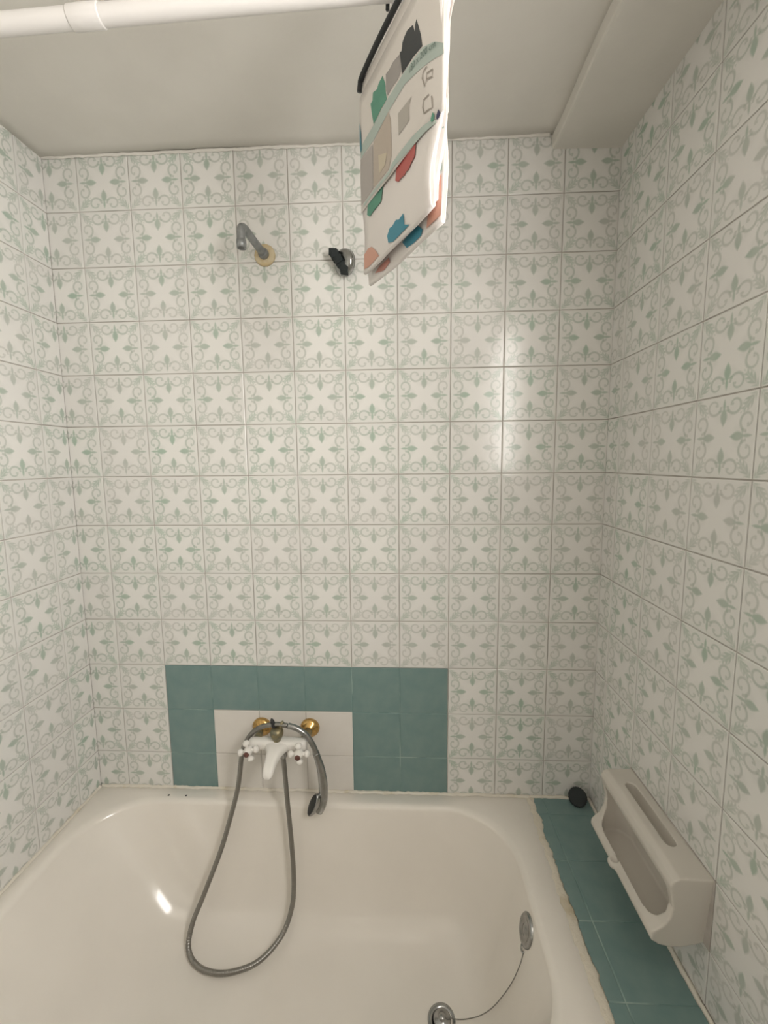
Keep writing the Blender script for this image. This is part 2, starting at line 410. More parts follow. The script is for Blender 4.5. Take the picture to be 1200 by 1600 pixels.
# ------------------------------------------------------------------ bath
def rrect(x0, x1, y0, y1, r, z, n=10):
    """rounded rectangle ring, counter-clockwise from +x; y0 > y1"""
    out = []
    r = min(r, (x1 - x0) / 2 - 1e-4, (y0 - y1) / 2 - 1e-4)
    for cx, cy, a0 in ((x1 - r, y0 - r, 0), (x0 + r, y0 - r, 90), (x0 + r, y1 + r, 180), (x1 - r, y1 + r, 270)):
        for k in range(n + 1):
            a = math.radians(a0 + 90 * k / n); out.append(Vector((cx + r * math.cos(a), cy + r * math.sin(a), z)))
    return out
BX0, BX1, BY0, BY1 = XL + 0.002, 1.3065, -0.002, -0.70
keys = [  # z, x0, x1, y0, y1, r
    (0.468, -0.046, 1.2170, -0.058, -0.642, 0.185), (0.450, -0.036, 1.2120, -0.063, -0.637, 0.183), (0.40, 0.000, 1.1960, -0.075, -0.625, 0.175),
    (0.33, 0.055, 1.1740, -0.092, -0.608, 0.165), (0.26, 0.115, 1.1500, -0.112, -0.588, 0.155), (0.205, 0.170, 1.1260, -0.137, -0.563, 0.15),
    (0.172, 0.225, 1.1000, -0.168, -0.532, 0.145), (0.154, 0.290, 1.0680, -0.205, -0.495, 0.13), (0.146, 0.360, 1.030, -0.245, -0.455, 0.10),
    (0.142, 0.50, 0.98, -0.29, -0.41, 0.055)]
kv = catmull([Vector((k[0], k[1], k[2])) for k in keys], 4), catmull([Vector((k[3], k[4], k[5])) for k in keys], 4)
rings = [rrect(BX0, BX1, BY0, BY1, 0.004, 0.02), rrect(BX0, BX1, BY0, BY1, 0.004, ZR - 0.010), rrect(BX0, BX1, BY0, BY1, 0.004, ZR - 0.003),
         rrect(BX0 + 0.003, BX1 - 0.003, BY0 - 0.003, BY1 + 0.003, 0.004, ZR),
         rrect(-0.066, 1.2330, -0.042, -0.658, 0.187, ZR), rrect(-0.060, 1.2285, -0.0465, -0.6535, 0.187, ZR - 0.0008), rrect(-0.054, 1.2240, -0.051, -0.649, 0.187, ZR - 0.003), rrect(-0.0495, 1.220, -0.055, -0.645, 0.187, ZR - 0.0065)]
for A, B in zip(*kv): rings.append(rrect(A.y, A.z, B.x, B.y, B.z, A.x))
n = len(rings[0]); vs = [v for r in rings for v in r]; fs = []
for i in range(len(rings) - 1):
    for k in range(n):
        k2 = (k + 1) % n; fs.append((i * n + k, i * n + k2, (i + 1) * n + k2, (i + 1) * n + k))
fs.append(tuple((len(rings) - 1) * n + k for k in range(n)))
bath = empty('bathtub', (0.605, -0.351, 0.0)); tag(bath, 'cream white enamelled bathtub along the back wall', 'bathtub')
bm = bmesh.new(); me = mesh('b', vs, fs); bm.from_mesh(me)
shell = link('shell', frombm('bath_shell', bm), M['enamel'], bath, smooth=True); rel(shell, bath)
# chips on the rim
for cx, cy, r in ((0.1545, -0.0372, 0.0036), (0.2115, -0.0366, 0.0032)):
    o = link('rim_chip', lathe('rim_chip', [(r, -0.001), (r, 0.0004), (r * 0.7, 0.0009), (0.0002, 0.001)], 9, Matrix.Translation((cx, cy, ZR))), M['dark'], bath); rel(o, bath)
# overflow plate on the tap-side end wall
oc = Vector((1.2035, -0.352, 0.424)); on = Vector((-0.955, -0.02, 0.30)).normalized()
ov = link('overflow', lathe('overflow', [(0.034, -0.004), (0.034, 0.002), (0.031, 0.005), (0.024, 0.0065), (0.022, 0.0045), (0.012, 0.004), (0.008, 0.0075), (0.0003, 0.008)], 32, facing(oc, on)), M['chrome'], bath, smooth=True); rel(ov, bath)
hk = link('chain_eye', tube('chain_eye', catmull([oc + Vector((-0.006, 0.002, -0.030)), oc + Vector((-0.013, -0.006, -0.034)), oc + Vector((-0.015, -0.014, -0.037)), oc + Vector((-0.012, -0.020, -0.036)), oc + Vector((-0.006, -0.016, -0.031))], 5), 0.0022, 8), M['chrome'], ov, smooth=True); rel(hk, bath)
# drain
dc = Vector((1.005, -0.342, 0.1445))
dr = link('drain', lathe('drain', [(0.036, -0.004), (0.036, 0.001), (0.033, 0.0028), (0.026, 0.0025), (0.024, -0.001), (0.0003, -0.001)], 32, Matrix.Translation(dc)), M['chrome'], bath, smooth=True); rel(dr, bath)
plug = empty('bath_plug', dc); tag(plug, 'chrome bath plug seated in the drain, with a thin chain up to the overflow', 'plug')
o = link('stopper', lathe('stopper', [(0.019, 0.0), (0.022, 0.002), (0.022, 0.006), (0.019, 0.0085), (0.011, 0.009), (0.009, 0.013), (0.0055, 0.016), (0.0003, 0.0165)], 28, Matrix.Translation(dc)), M['chrome'], plug, smooth=True); rel(o, plug)
ch = [oc + Vector((-0.013, -0.020, -0.038)), (1.180, -0.382, 0.366), (1.165, -0.378, 0.315), (1.145, -0.370, 0.263), (1.123, -0.360, 0.214), (1.097, -0.351, 0.178), (1.067, -0.346, 0.159), (1.040, -0.343, 0.152), tuple(dc + Vector((0.008, -0.001, 0.0145)))]
cp = resample(catmull(ch, 12), 0.0022)
o = link('chain', tube('chain', cp, lambda t, i: 0.0014 if i % 2 else 0.0008, 6), M['steel'], plug); rel(o, plug)

# sealant beads
def bead(name, P, w, h, m, seed, wob=0.4, label='', up=Vector((0, 0, 1))):
    rnd = random.Random(seed); P = resample([Vector(p) for p in P], 0.008); vs = []; fs = []; K = 7; n = len(P)
    a = b = 0.0
    for i, p in enumerate(P):
        t = (P[min(i + 1, n - 1)] - P[max(i - 1, 0)]).normalized(); s = t.cross(up).normalized()
        a = a * 0.6 + rnd.uniform(-1, 1) * wob; b = b * 0.6 + rnd.uniform(-1, 1) * wob
        w0 = w * (1 + 0.5 * a); w1 = w * (1 + 0.5 * b); hh = h * (1 + 0.3 * rnd.uniform(-1, 1))
        for k in range(K):
            f = k / (K - 1); x = -w0 + (w0 + w1) * f
            vs.append(p + s * x + up * (hh * math.sin(math.pi * f)) - up * 0.0004)
    for i in range(n - 1):
        for k in range(K - 1): fs.append((i * K + k, i * K + k + 1, (i + 1) * K + k + 1, (i + 1) * K + k))
        fs.append((i * K + K - 1, i * K, (i + 1) * K, (i + 1) * K + K - 1))
    bm = bmesh.new(); me = mesh('t', vs, fs); bm.from_mesh(me)
    o = link(name, frombm(name, bm), m, smooth=True); return tag(o, label, 'sealant', kind='structure')
bead('trim_2', [(XL + 0.004, -0.002, ZR), (1.31, -0.002, ZR)], 0.0075, 0.0050, M['caulk'], 3, 0.6, label='cream sealant bead where the bath meets the back wall')
bead('trim_3', [(XL + 0.002, -0.69, ZR), (XL + 0.002, -0.004, ZR)], 0.0065, 0.0055, M['caulk'], 4, 0.15, label='sealant bead where the bath meets the left wall')
bead('trim_4', [(1.309, -0.004, ZR), (1.3015, -0.25, ZR), (1.299, -0.71, ZR)], 0.0110, 0.0022, M['caulky'], 5, 0.60, label='yellowed filler strip between the bath rim and the blue ledge')
bead('trim_5', [(1.31, -0.004, ZR), (XR - 0.004, -0.004, ZR)], 0.006, 0.006, M['caulk'], 6, label='cream sealant at the back of the blue ledge')
bead('trim_6', [(XR - 0.004, -0.004, ZR), (XR - 0.004, -0.72, ZR)], 0.006, 0.006, M['caulk'], 8, 0.3, label='cream sealant between the blue ledge and the right wall')
bead('trim_7', [(XL + 0.002, -0.002, ZC), (1.31, -0.002, ZC)], 0.0045, 0.006, M['plaster'], 9, 0.6, label='rough plaster line where the ceiling meets the back wall', up=Vector((0, 0, -1)))

# ------------------------------------------------------------------ mixer tap
tap = empty('bath_mixer_tap', (0.533, 0.0, 0.697)); tag(tap, 'white cross-handle bath mixer tap with brass wall flanges', 'tap')
def tp(name, me, m, parent=None, smooth=True):
    o = link(name, me, m, parent or tap, smooth); rel(o, tap); return o
TX = (0.4575, 0.6125)
FW = Vector((0, -1, 0))
for x in TX:
    f = tp('wall_flange', lathe('wall_flange', [(0.031, -0.0005), (0.031, 0.003), (0.029, 0.008), (0.023, 0.014), (0.015, 0.018), (0.013, 0.022), (0.012, 0.022)], 32, facing((x, 0, 0.697), FW)), M['brass'])
    s = 1 if x < 0.53 else -1
    P = catmull([(x, -0.012, 0.697), (x, -0.028, 0.697), (x + s * 0.004, -0.045, 0.698), (x + s * 0.006, -0.068, 0.699)], 6)
    tp('union_pipe', tube('union_pipe', P, 0.0115, 14), M['oldbrass'])
# body: a barrel from end to end, swelling into the spout
def loft(name, secs, seg=20):
    """sections: (centre, half width vec, half height vec, power)"""
    vs = []; fs = []
    for c, hw, hh, pw in secs:
        c, hw, hh = Vector(c), Vector(hw), Vector(hh)
        for k in range(seg):
            a = 2 * math.pi * k / seg; ca, sa = math.cos(a), math.sin(a)
            vs.append(c + hw * math.copysign(abs(ca) ** pw, ca) + hh * math.copysign(abs(sa) ** pw, sa))
    n = len(secs)
    for i in range(n - 1):
        for k in range(seg):
            k2 = (k + 1) % seg; fs.append((i * seg + k, i * seg + k2, (i + 1) * seg + k2, (i + 1) * seg + k))
    fs.append(tuple(range(seg))); fs.append(tuple((n - 1) * seg + k for k in range(seg)))
    bm = bmesh.new(); me = mesh('l', vs, fs); bm.from_mesh(me); return frombm(name, bm)
zb_, yb_ = 0.697, -0.083
secs = [((0.447, yb_, zb_ - 0.001), (0, 0.010, 0), (0, 0, 0.010), 0.9), ((0.449, yb_, zb_), (0, 0.0165, 0), (0, 0, 0.0165), 0.9), ((0.462, yb_, zb_), (0, 0.018, 0), (0, 0, 0.018), 0.9), ((0.478, yb_, zb_ + 0.001), (0, 0.0165, 0), (0, 0, 0.016), 0.85),
        ((0.500, yb_ - 0.001, zb_ + 0.002), (0, 0.018, 0), (0, 0, 0.0165), 0.8), ((0.533, yb_ - 0.003, zb_ + 0.003), (0, 0.022, 0), (0, 0, 0.019), 0.8), ((0.566, yb_ - 0.001, zb_ + 0.002), (0, 0.018, 0), (0, 0, 0.0165), 0.8),
        ((0.590, yb_, zb_ + 0.001), (0, 0.0165, 0), (0, 0, 0.016), 0.85), ((0.606, yb_, zb_), (0, 0.018, 0), (0, 0, 0.018), 0.9), ((0.619, yb_, zb_), (0, 0.0165, 0), (0, 0, 0.0165), 0.9), ((0.621, yb_, zb_ - 0.001), (0, 0.010, 0), (0, 0, 0.010), 0.9)]
tp('body', loft('body', secs), M['whitepl2'])
sp = [((0.534, -0.082, 0.698), (0.046, 0, 0), (0, 0.000, 0.014), 0.75), ((0.534, -0.096, 0.6975), (0.040, 0, 0), (0, 0.002, 0.0155), 0.7), ((0.533, -0.108, 0.696), (0.029, 0, 0), (0, 0.003, 0.0165), 0.65),
      ((0.5325, -0.124, 0.693), (0.0215, 0, 0), (0, 0.004, 0.0165), 0.62), ((0.532, -0.145, 0.688), (0.018, 0, 0), (0, 0.005, 0.0155), 0.62), ((0.532, -0.168, 0.681), (0.016, 0, 0), (0, 0.006, 0.0145), 0.65), ((0.532, -0.182, 0.676), (0.0145, 0, 0), (0, 0.006, 0.013), 0.75), ((0.532, -0.188, 0.674), (0.009, 0, 0), (0, 0.004, 0.008), 0.9)]
tp('spout', loft('spout', sp), M['whitepl2'])
for x, z, tw in ((0.4535, 0.694, 14), (0.604, 0.688, 3)):
    h = tp('cross_handle', lathe('cross_handle', [(0.014, -0.034), (0.0155, -0.028), (0.011, -0.018), (0.009, -0.012), (0.0125, -0.008), (0.0135, 0.0), (0.0125, 0.009), (0.0095, 0.014), (0.0085, 0.017)], 24, facing((x, -0.113, z), FW)), M['whitepl2'])
    for k in range(4):
        a = math.radians(90 * k + tw + 90); d = Vector((math.cos(a), 0, math.sin(a))); c = Vector((x, -0.113, z))
        P = [c + d * r for r in (0.008, 0.011, 0.014, 0.0165, 0.0185, 0.0215, 0.025, 0.0285, 0.0315, 0.033)]
        R_ = [0.006, 0.0056, 0.0052, 0.0052, 0.0078, 0.0098, 0.0105, 0.0094, 0.0060, 0.0008]
        tp('handle_arm', tube('handle_arm', P, lambda t, i: R_[i], 14), M['whitepl2'], h)
    tp('handle_cap', lathe('handle_cap', [(0.0083, 0.015), (0.0083, 0.0185), (0.007, 0.0198), (0.0003, 0.0202)], 18, facing((x, -0.113, z), FW)), M['redcap'], h)
# rest for the hand shower on top of the body
cr = tp('shower_rest', lathe('shower_rest', [(0.010, 0.0), (0.0115, 0.004), (0.0105, 0.008), (0.016, 0.013), (0.0195, 0.022), (0.0195, 0.031), (0.017, 0.038), (0.012, 0.041), (0.0003, 0.040)], 24, Matrix.Translation((0.534, -0.092, 0.712))), M['oldbrass'])
for dx, hgt, m in ((-0.0155, 0.041, M['dark']), (0.0135, 0.033, M['oldbrass'])):
    P = [Vector((0.535 + dx * s, -0.087 + 0.003 * s, 0.742 + hgt * (s - 0.4) * 1.1)) for s in (0.55, 0.75, 0.95, 1.1, 1.2)]
    tp('rest_prong', tube('rest_prong', P, lambda t, i: [0.0062, 0.0068, 0.0062, 0.005, 0.002][i], 10), m, cr)
tp('hose_outlet', lathe('hose_outlet', [(0.012, 0.0), (0.012, 0.012), (0.0105, 0.014), (0.0105, 0.030), (0.009, 0.032)], 20, facing((0.549, -0.088, 0.690), (0.03, 0, -1))), M['chrome'])

# ------------------------------------------------------------------ hand shower with hose
sh = empty('hand_shower', (0.60, -0.085, 0.60)); tag(sh, 'chrome hand shower hanging over the tap on its grey metal hose', 'shower head')
def hs(name, me, m, parent=None, smooth=True):
    o = link(name, me, m, parent or sh, smooth); rel(o, sh); return o
hose = [(0.550, -0.089, 0.658), (0.5535, -0.092, 0.61), (0.560, -0.100, 0.527), (0.574, -0.120, 0.398), (0.583, -0.143, 0.296), (0.581, -0.168, 0.240), (0.560, -0.203, 0.192), (0.511, -0.250, 0.169),
        (0.447, -0.274, 0.1625), (0.385, -0.276, 0.160), (0.333, -0.262, 0.166), (0.301, -0.234, 0.181), (0.301, -0.204, 0.222), (0.320, -0.172, 0.273), (0.358, -0.127, 0.376),
        (0.381, -0.102, 0.459), (0.404, -0.085, 0.553), (0.415, -0.070, 0.648), (0.427, -0.067, 0.686), (0.448, -0.069, 0.718), (0.477, -0.075, 0.743), (0.507, -0.080, 0.755), (0.535, -0.083, 0.7595), (0.566, -0.085, 0.758)]
hp = resample(catmull(hose, 24), 0.0016)
hs('hose', tube('hose', hp, lambda t, i: 0.0073 if (i // 2) % 2 else 0.0068, 12), M['steel'])
nut = catmull([(0.566, -0.085, 0.758), (0.595, -0.085, 0.748), (0.623, -0.085, 0.726), (0.642, -0.085, 0.692), (0.649, -0.085, 0.668)], 8)
hs('hose_collar', tube('hose_collar', nut, lambda t, i: 0.0085 if t < 0.9 else 0.0095, 14), M['chrome'])
hd = catmull([(0.648, -0.085, 0.672), (0.655, -0.085, 0.648), (0.662, -0.085, 0.618), (0.667, -0.086, 0.571), (0.6665, -0.087, 0.530), (0.660, -0.089, 0.503), (0.652, -0.091, 0.487)], 8)
hl = hs('handle', tube('handle', hd, lambda t, i: 0.0105 if t < 0.09 else (0.0122 - 0.002 * math.cos(t * 5) + 0.0030 * max(0, t - 0.6) / 0.4), 18), M['chrome'])
fc = Vector((0.640, -0.098, 0.512)); L_ = Vector((-0.40, -0.05, -0.91)).normalized(); fd = Vector((-0.80, -0.52, 0.30)); fd = (fd - L_ * fd.dot(L_)).normalized(); W_ = fd.cross(L_)
Mh = Matrix.Translation(fc) @ Matrix(((W_.x * 0.62, L_.x * 1.35, fd.x, 0), (W_.y * 0.62, L_.y * 1.35, fd.y, 0), (W_.z * 0.62, L_.z * 1.35, fd.z, 0), (0, 0, 0, 1)))
hs('spray_head', lathe('spray_head', [(0.008, -0.022), (0.017, -0.017), (0.024, -0.009), (0.0275, -0.001), (0.0275, 0.004), (0.026, 0.006)], 28, Mh), M['chrome'], hl)
hs('spray_plate', lathe('spray_plate', [(0.0245, 0.0035), (0.0245, 0.0068), (0.022, 0.0078), (0.0003, 0.0082)], 28, Mh), M['black'], hl)

# ------------------------------------------------------------------ shower arm
arm = empty('shower_pipe', (0.528, 0, 2.119)); tag(arm, 'bare grey shower pipe stub with an ochre round flange', 'shower pipe')
rel(link('flange', lathe('flange', [(0.030, -0.0005), (0.030, 0.0025), (0.028, 0.005), (0.017, 0.0065), (0.013, 0.0065)], 14, facing((0.5285, 0, 2.117), FW)), M['ochre'], arm, True), arm)
P = catmull([(0.5275, -0.002, 2.118), (0.524, -0.03, 2.121), (0.517, -0.075, 2.128), (0.512, -0.104, 2.1335), (0.5095, -0.117, 2.132), (0.5085, -0.125, 2.124), (0.5085, -0.127, 2.112), (0.5085, -0.127, 2.096)], 6)
rel(link('pipe', tube('pipe', P, 0.0105, 18), M['galv'], arm, True), arm)
rel(link('threaded_end', lathe('threaded_end', [(0.0095, 0.0), (0.012, 0.002), (0.0125, 0.012), (0.012, 0.022), (0.009, 0.022), (0.009, 0.008), (0.0005, 0.008)], 18, facing((0.5085, -0.127, 2.100), (0, 0, -1))), M['galv'], arm, True), arm)
rel(link('wall_nut', lathe('wall_nut', [(0.0145, 0.004), (0.0145, 0.014), (0.0125, 0.017), (0.0125, 0.018)], 18, facing((0.5275, -0.001, 2.118), FW)), M['galv'], arm, True), arm)
# broken hand-shower bracket
br = empty('shower_bracket', (0.755, 0, 2.084)); tag(br, 'broken round wall bracket with a rough black core, left of the hanging package', 'bracket')
bc = Vector((0.7545, 0.0, 2.0835))
bd = Vector((-0.42, -0.88, -0.18)).normalized()
rel(link('round_base', lathe('round_base', [(0.034, -0.003), (0.034, 0.006), (0.0325, 0.012), (0.028, 0.016), (0.022, 0.0175), (0.0003, 0.0175)], 32, facing(bc + Vector((0.004, -0.015, 0.001)), Vector((-0.62, -0.77, -0.12)))), M['chrome'], br, True), br)
bm = bmesh.new(); rr_ = random.Random(11)
for k in range(7):
    f = k / 6 - 0.5; c = Vector((f * 0.030 - 0.013, -0.026 - rr_.uniform(0, 0.006), -f * 0.046))
    vv = box(bm, -0.011, 0.011, -0.010, 0.012, -0.009, 0.009)
    bmesh.ops.rotate(bm, cent=(0, 0, 0), matrix=Matrix.Rotation(rr_.uniform(-0.7, 0.7), 3, 'Y') @ Matrix.Rotation(rr_.uniform(-0.3, 0.3), 3, 'X'), verts=vv)
    bmesh.ops.translate(bm, vec=bc + c, verts=vv)
bmesh.ops.bevel(bm, geom=bm.edges[:], offset=0.0015, segments=1, affect='EDGES')
rel(link('broken_core', frombm('broken_core', bm), M['rubber'], br), br)

# ------------------------------------------------------------------ soap dish on the right wall
dy0, dy1, dz0, dz1 = DISH
def temp(name, bm):
    o = bpy.data.objects.new(name, frombm(name, bm)); COL.objects.link(o); return o
def extr(prof, y0, y1):
    bm = bmesh.new(); A = [bm.verts.new((x, y0, z)) for x, z in prof]; B = [bm.verts.new((x, y1, z)) for x, z in prof]; n = len(prof)
    bm.faces.new(A); bm.faces.new(B[::-1])
    for k in range(n): bm.faces.new((A[k], B[k], B[(k + 1) % n], A[(k + 1) % n]))
    return bm
prof = [(XR + 0.004, dz0 + 0.001), (XR + 0.004, dz1 - 0.002), (1.434, dz1 - 0.001), (1.423, dz1 - 0.007), (1.418, dz1 - 0.018), (1.420, dz1 - 0.032), (1.428, 0.680), (1.425, 0.655), (1.413, 0.634), (1.401, 0.624), (1.394, 0.618), (1.392, 0.610), (1.396, 0.600), (1.410, 0.589), (1.430, 0.584), (1.455, 0.584), (1.485, 0.592)]
bm = extr(prof, dy0 + 0.002, dy1 - 0.002)
for v in bm.verts: v.co.y += (0.75 - v.co.z) / 0.166 * 0.015 * (1 if v.co.y < -0.37 else -1)
solid = temp('solid', bm)
def plan(x0, x1, y0, y1, r, z0, z1, n=8):
    ring = rrect(x0, x1, y0, y1, r, z0, n); bm = bmesh.new()
    A = [bm.verts.new(v) for v in ring]; B = [bm.verts.new((v.x, v.y, z1)) for v in ring]; k_ = len(ring)
    bm.faces.new(A[::-1]); bm.faces.new(B)
    for k in range(k_): bm.faces.new((A[k], A[(k + 1) % k_], B[(k + 1) % k_], B[k]))
    return bm
hull = temp('hull', plan(1.385, 1.70, dy1 - 0.0025, dy0 + 0.0025, 0.040, 0.5, 0.9))
# small pouring lip in the middle of the front edge
bm = bmesh.new(); bmesh.ops.create_uvsphere(bm, u_segments=16, v_segments=10, radius=0.013)
bmesh.ops.scale(bm, vec=(0.75, 1.1, 0.75), verts=bm.verts); bmesh.ops.translate(bm, vec=(1.393, -0.352, 0.611), verts=bm.verts)
lipb = temp('lipb', bm)
# basin
bm = plan(1.4010, 1.484, dy1 - 0.021, dy0 + 0.0205, 0.036, 0.5965, 0.717)
for v in bm.verts:
    if v.co.z < 0.6: v.co.x = 1.445 + (v.co.x - 1.445) * 0.86; v.co.y = -0.37 + (v.co.y + 0.37) * 0.95
basin = temp('basin', bm)
# notch of the lip
bm = bmesh.new(); bmesh.ops.create_uvsphere(bm, u_segments=16, v_segments=10, radius=0.0075); bmesh.ops.scale(bm, vec=(1.8, 1.3, 1), verts=bm.verts); bmesh.ops.translate(bm, vec=(1.397, -0.352, 0.6235), verts=bm.verts)
notch = temp('notch', bm)
# slot behind the bar
bm = bmesh.new(); pts = []
for cy, a0 in ((dy1 - 0.062, 0), (dy0 + 0.086, 180)):
    for k in range(9):
        a = math.radians(a0 + 180 * k / 8); pts.append((1.4640 + 0.0120 * math.cos(a), cy + 0.0115 * math.sin(a)))
A = [bm.verts.new((x, y, 0.69)) for x, y in pts]; B = [bm.verts.new((x, y, 0.80)) for x, y in pts]
bm.faces.new(A[::-1]); bm.faces.new(B)
for k in range(len(pts)): bm.faces.new((A[k], A[(k + 1) % len(pts)], B[(k + 1) % len(pts)], B[k]))
slot = temp('slot', bm)
for cut, opn in ((hull, 'INTERSECT'), (lipb, 'UNION'), (basin, 'DIFFERENCE'), (notch, 'DIFFERENCE'), (slot, 'DIFFERENCE')):
    md = solid.modifiers.new('b', 'BOOLEAN'); md.object = cut; md.operation = opn; md.solver = 'EXACT'
md = solid.modifiers.new('r', 'REMESH'); md.mode = 'VOXEL'; md.voxel_size = 0.0022
md = solid.modifiers.new('s', 'SMOOTH'); md.iterations = 6; md.factor = 0.5
me = evaluated(solid, 'soap_dish')
for o in (solid, hull, lipb, basin, notch, slot):
    d = o.data; bpy.data.objects.remove(o); bpy.data.meshes.remove(d)
me.name = 'soap_dish'; me.materials.clear()
dish = link('soap_dish', me, M['ceramic'], smooth=True)
tag(dish, 'white ceramic soap dish with a grab bar set in the right wall', 'soap dish')
jt = link('dish_joint', boxmesh('dish_joint', [(XR - 0.0008, XR + 0.003, dy0 - 0.0005, dy1 + 0.0005, dz0 - 0.0005, dz1 + 0.0005)]), M['grout'], wall_right)

# ------------------------------------------------------------------ small black plug on the ledge
k_ = 24; prof = []
bm = bmesh.new()
Mp = facing((1.4485, -0.0265, 0.5005), Vector((-0.45, -0.62, 0.64)))
vs = []; fs = []
for r, h in ((0.020, -0.008), (0.0245, -0.006), (0.0265, -0.001), (0.0265, 0.004), (0.024, 0.0068), (0.018, 0.0078), (0.0002, 0.0078)):
    for k in range(48):
        a = 2 * math.pi * k / 48; q = r * (1 + (0.03 * (k % 2) if r > 0.023 else 0)); vs.append(Mp @ Vector((q * math.cos(a), q * math.sin(a), h)))
for i in range(6):
    for k in range(48):
        k2 = (k + 1) % 48; fs.append((i * 48 + k, i * 48 + k2, (i + 1) * 48 + k2, (i + 1) * 48 + k))
fs.append(tuple(range(48)))
me = mesh('t', vs, fs); bm.from_mesh(me)
cap = link('rubber_cap', frombm('rubber_cap', bm), M['rubber'])
tag(cap, 'small black ribbed round cap leaning in the corner of the blue ledge', 'cap')

# ------------------------------------------------------------------ curtain rod
rodp = lambda x: Vector((x, -0.50 - 0.0 * x, 2.2565 + 0.0245 * (x - 0.257)))
rod = empty('curtain_rod', (XL, -0.5, rodp(XL).z)); tag(rod, 'white plastic shower curtain rod under the ceiling', 'curtain rod')
a, b = rodp(XL + 0.012), rodp(XR - 0.012)
rel(link('tube', tube('rod_tube', [a.lerp(b, k / 20) for k in range(21)], 0.0145, 24), M['whitepl'], rod, True), rod)
s0, s1 = rodp(0.378), rodp(0.432)
rel(link('joint_sleeve', tube('joint_sleeve', [s0, s0.lerp(s1, 0.02), s0.lerp(s1, 0.05), s0.lerp(s1, 0.95), s0.lerp(s1, 0.98), s1], lambda t, i: [0.0146, 0.0158, 0.0163, 0.0163, 0.0158, 0.0146][i], 24), M['whitepl'], rod, True), rod)
for p, d in ((rodp(XL + 0.001), (1, 0, 0)), (rodp(XR - 0.001), (-1, 0, 0))):
    rel(link('wall_cup', lathe('wall_cup', [(0.028, 0.0), (0.028, 0.006), (0.021, 0.012), (0.0185, 0.024), (0.0155, 0.024)], 28, facing(p, d)), M['whitepl'], rod, True), rod)

# ------------------------------------------------------------------ packed shower curtain hanging from the rod
F0 = Vector((0.843, -0.39, 0)); UU = Vector((0.493, -0.870, 0)); NN = Vector((0.870, 0.493, 0))
pk = empty('packaged_shower_curtain', (0.90, -0.50, 1.88)); tag(pk, 'folded paint-splash shower curtain in its printed pack, hung from the rod', 'curtain pack')
def pp(s, z, n): return F0 + UU * s + NN * n + Vector((0, 0, z))
def pkp(name, me, m, parent=None, smooth=False):
    o = link(name, me, m, parent or pk, smooth); rel(o, pk); return o
def lerpk(z, K):
    if z <= K[0][0]: return K[0][1]
    for (a, va), (b, vb) in zip(K, K[1:]):
        if z <= b: t = (z - a) / (b - a); t = t * t * (3 - 2 * t); return va + (vb - va) * t
    return K[-1][1]
def splay(z): return lerpk(z, [(1.875, 1.0), (1.93, 1.0), (2.02, 0.30), (2.06, 0.24), (2.11, 0.30), (2.17, 0.75), (2.225, 0.55)])
def twist(s, z): return -0.019 * max(0.0, min(1.1, s / 0.25)) ** 1.3 * lerpk(z, [(1.93, 1.0), (2.02, 0.0)])
def front(z): return lerpk(z, [(1.875, 0.0), (1.95, 0.002), (2.02, 0.0), (2.2, 0.0)])
def foldsheet(name, n0, n1, zb, zt, s0, s1, th=0.0009, seed=0):
    """a fabric layer folded in a U at its lower edge, swept along s"""
    R = (n1 - n0) / 2; line = []
    NZ = 16
    for k in range(NZ + 1):
        z = zt + (zb + R - zt) * k / NZ; line.append((n0, z))
    for k in range(1, 8):
        a = math.pi * k / 8; line.append(((n0 + n1) / 2 - R * math.cos(a), zb + R - R * math.sin(a)))
    for k in range(NZ + 1):
        z = zb + R + (zt - zb - R) * k / NZ; line.append((n1, z))
    NS = 10; L = len(line); vs = []; fs = []
    for side in (0, 1):
        for i, (n_, z) in enumerate(line):
            a = line[max(i - 1, 0)]; b = line[min(i + 1, L - 1)]
            tn, tz = b[0] - a[0], b[1] - a[1]; l = math.hypot(tn, tz) or 1; on, oz = tz / l, -tn / l
            q = n_ + (on if side else 0) * th; zz = z + (oz if side else 0) * th
            for k in range(NS + 1):
                f = k / NS; s = s0 + (s1 - s0) * f + 0.0035 * math.sin(z * 47 + seed) * (f - 0.5) * 2
                w = 0.0012 * math.sin(9 * f + z * 30 + seed)
                vs.append(pp(s, zz - 0.06 * s * lerpk(z, [(1.93, 1.0), (2.02, 0.0)]), q * splay(z) + w + 0.003 + twist(s, z)))
    o_ = L * (NS + 1)
    for i in range(L - 1):
        for k in range(NS):
            a = i * (NS + 1) + k; fs += [(a, a + 1, a + NS + 2, a + NS + 1), (o_ + a, o_ + a + NS + 1, o_ + a + NS + 2, o_ + a + 1)]
        for k in (0, NS):
            a = i * (NS + 1) + k; fs.append((a, a + NS + 1, o_ + a + NS + 1, o_ + a))
    bm = bmesh.new(); me = mesh('f', vs, fs); bm.from_mesh(me); return frombm(name, bm)
pkp('fabric_fold', foldsheet('fabric_fold', 0.0005, 0.0065, 1.9025, 2.205, -0.010, 0.255, seed=0), M['fabric'], smooth=True)
pkp('fabric_fold', foldsheet('fabric_fold', 0.0105, 0.0135, 1.915, 2.20, -0.004, 0.258, seed=2), M['fabric'], smooth=True)
pkp('fabric_fold', foldsheet('fabric_fold', 0.0185, 0.0245, 1.8875, 2.205, -0.028, 0.258, seed=4), M['fabric'], smooth=True)
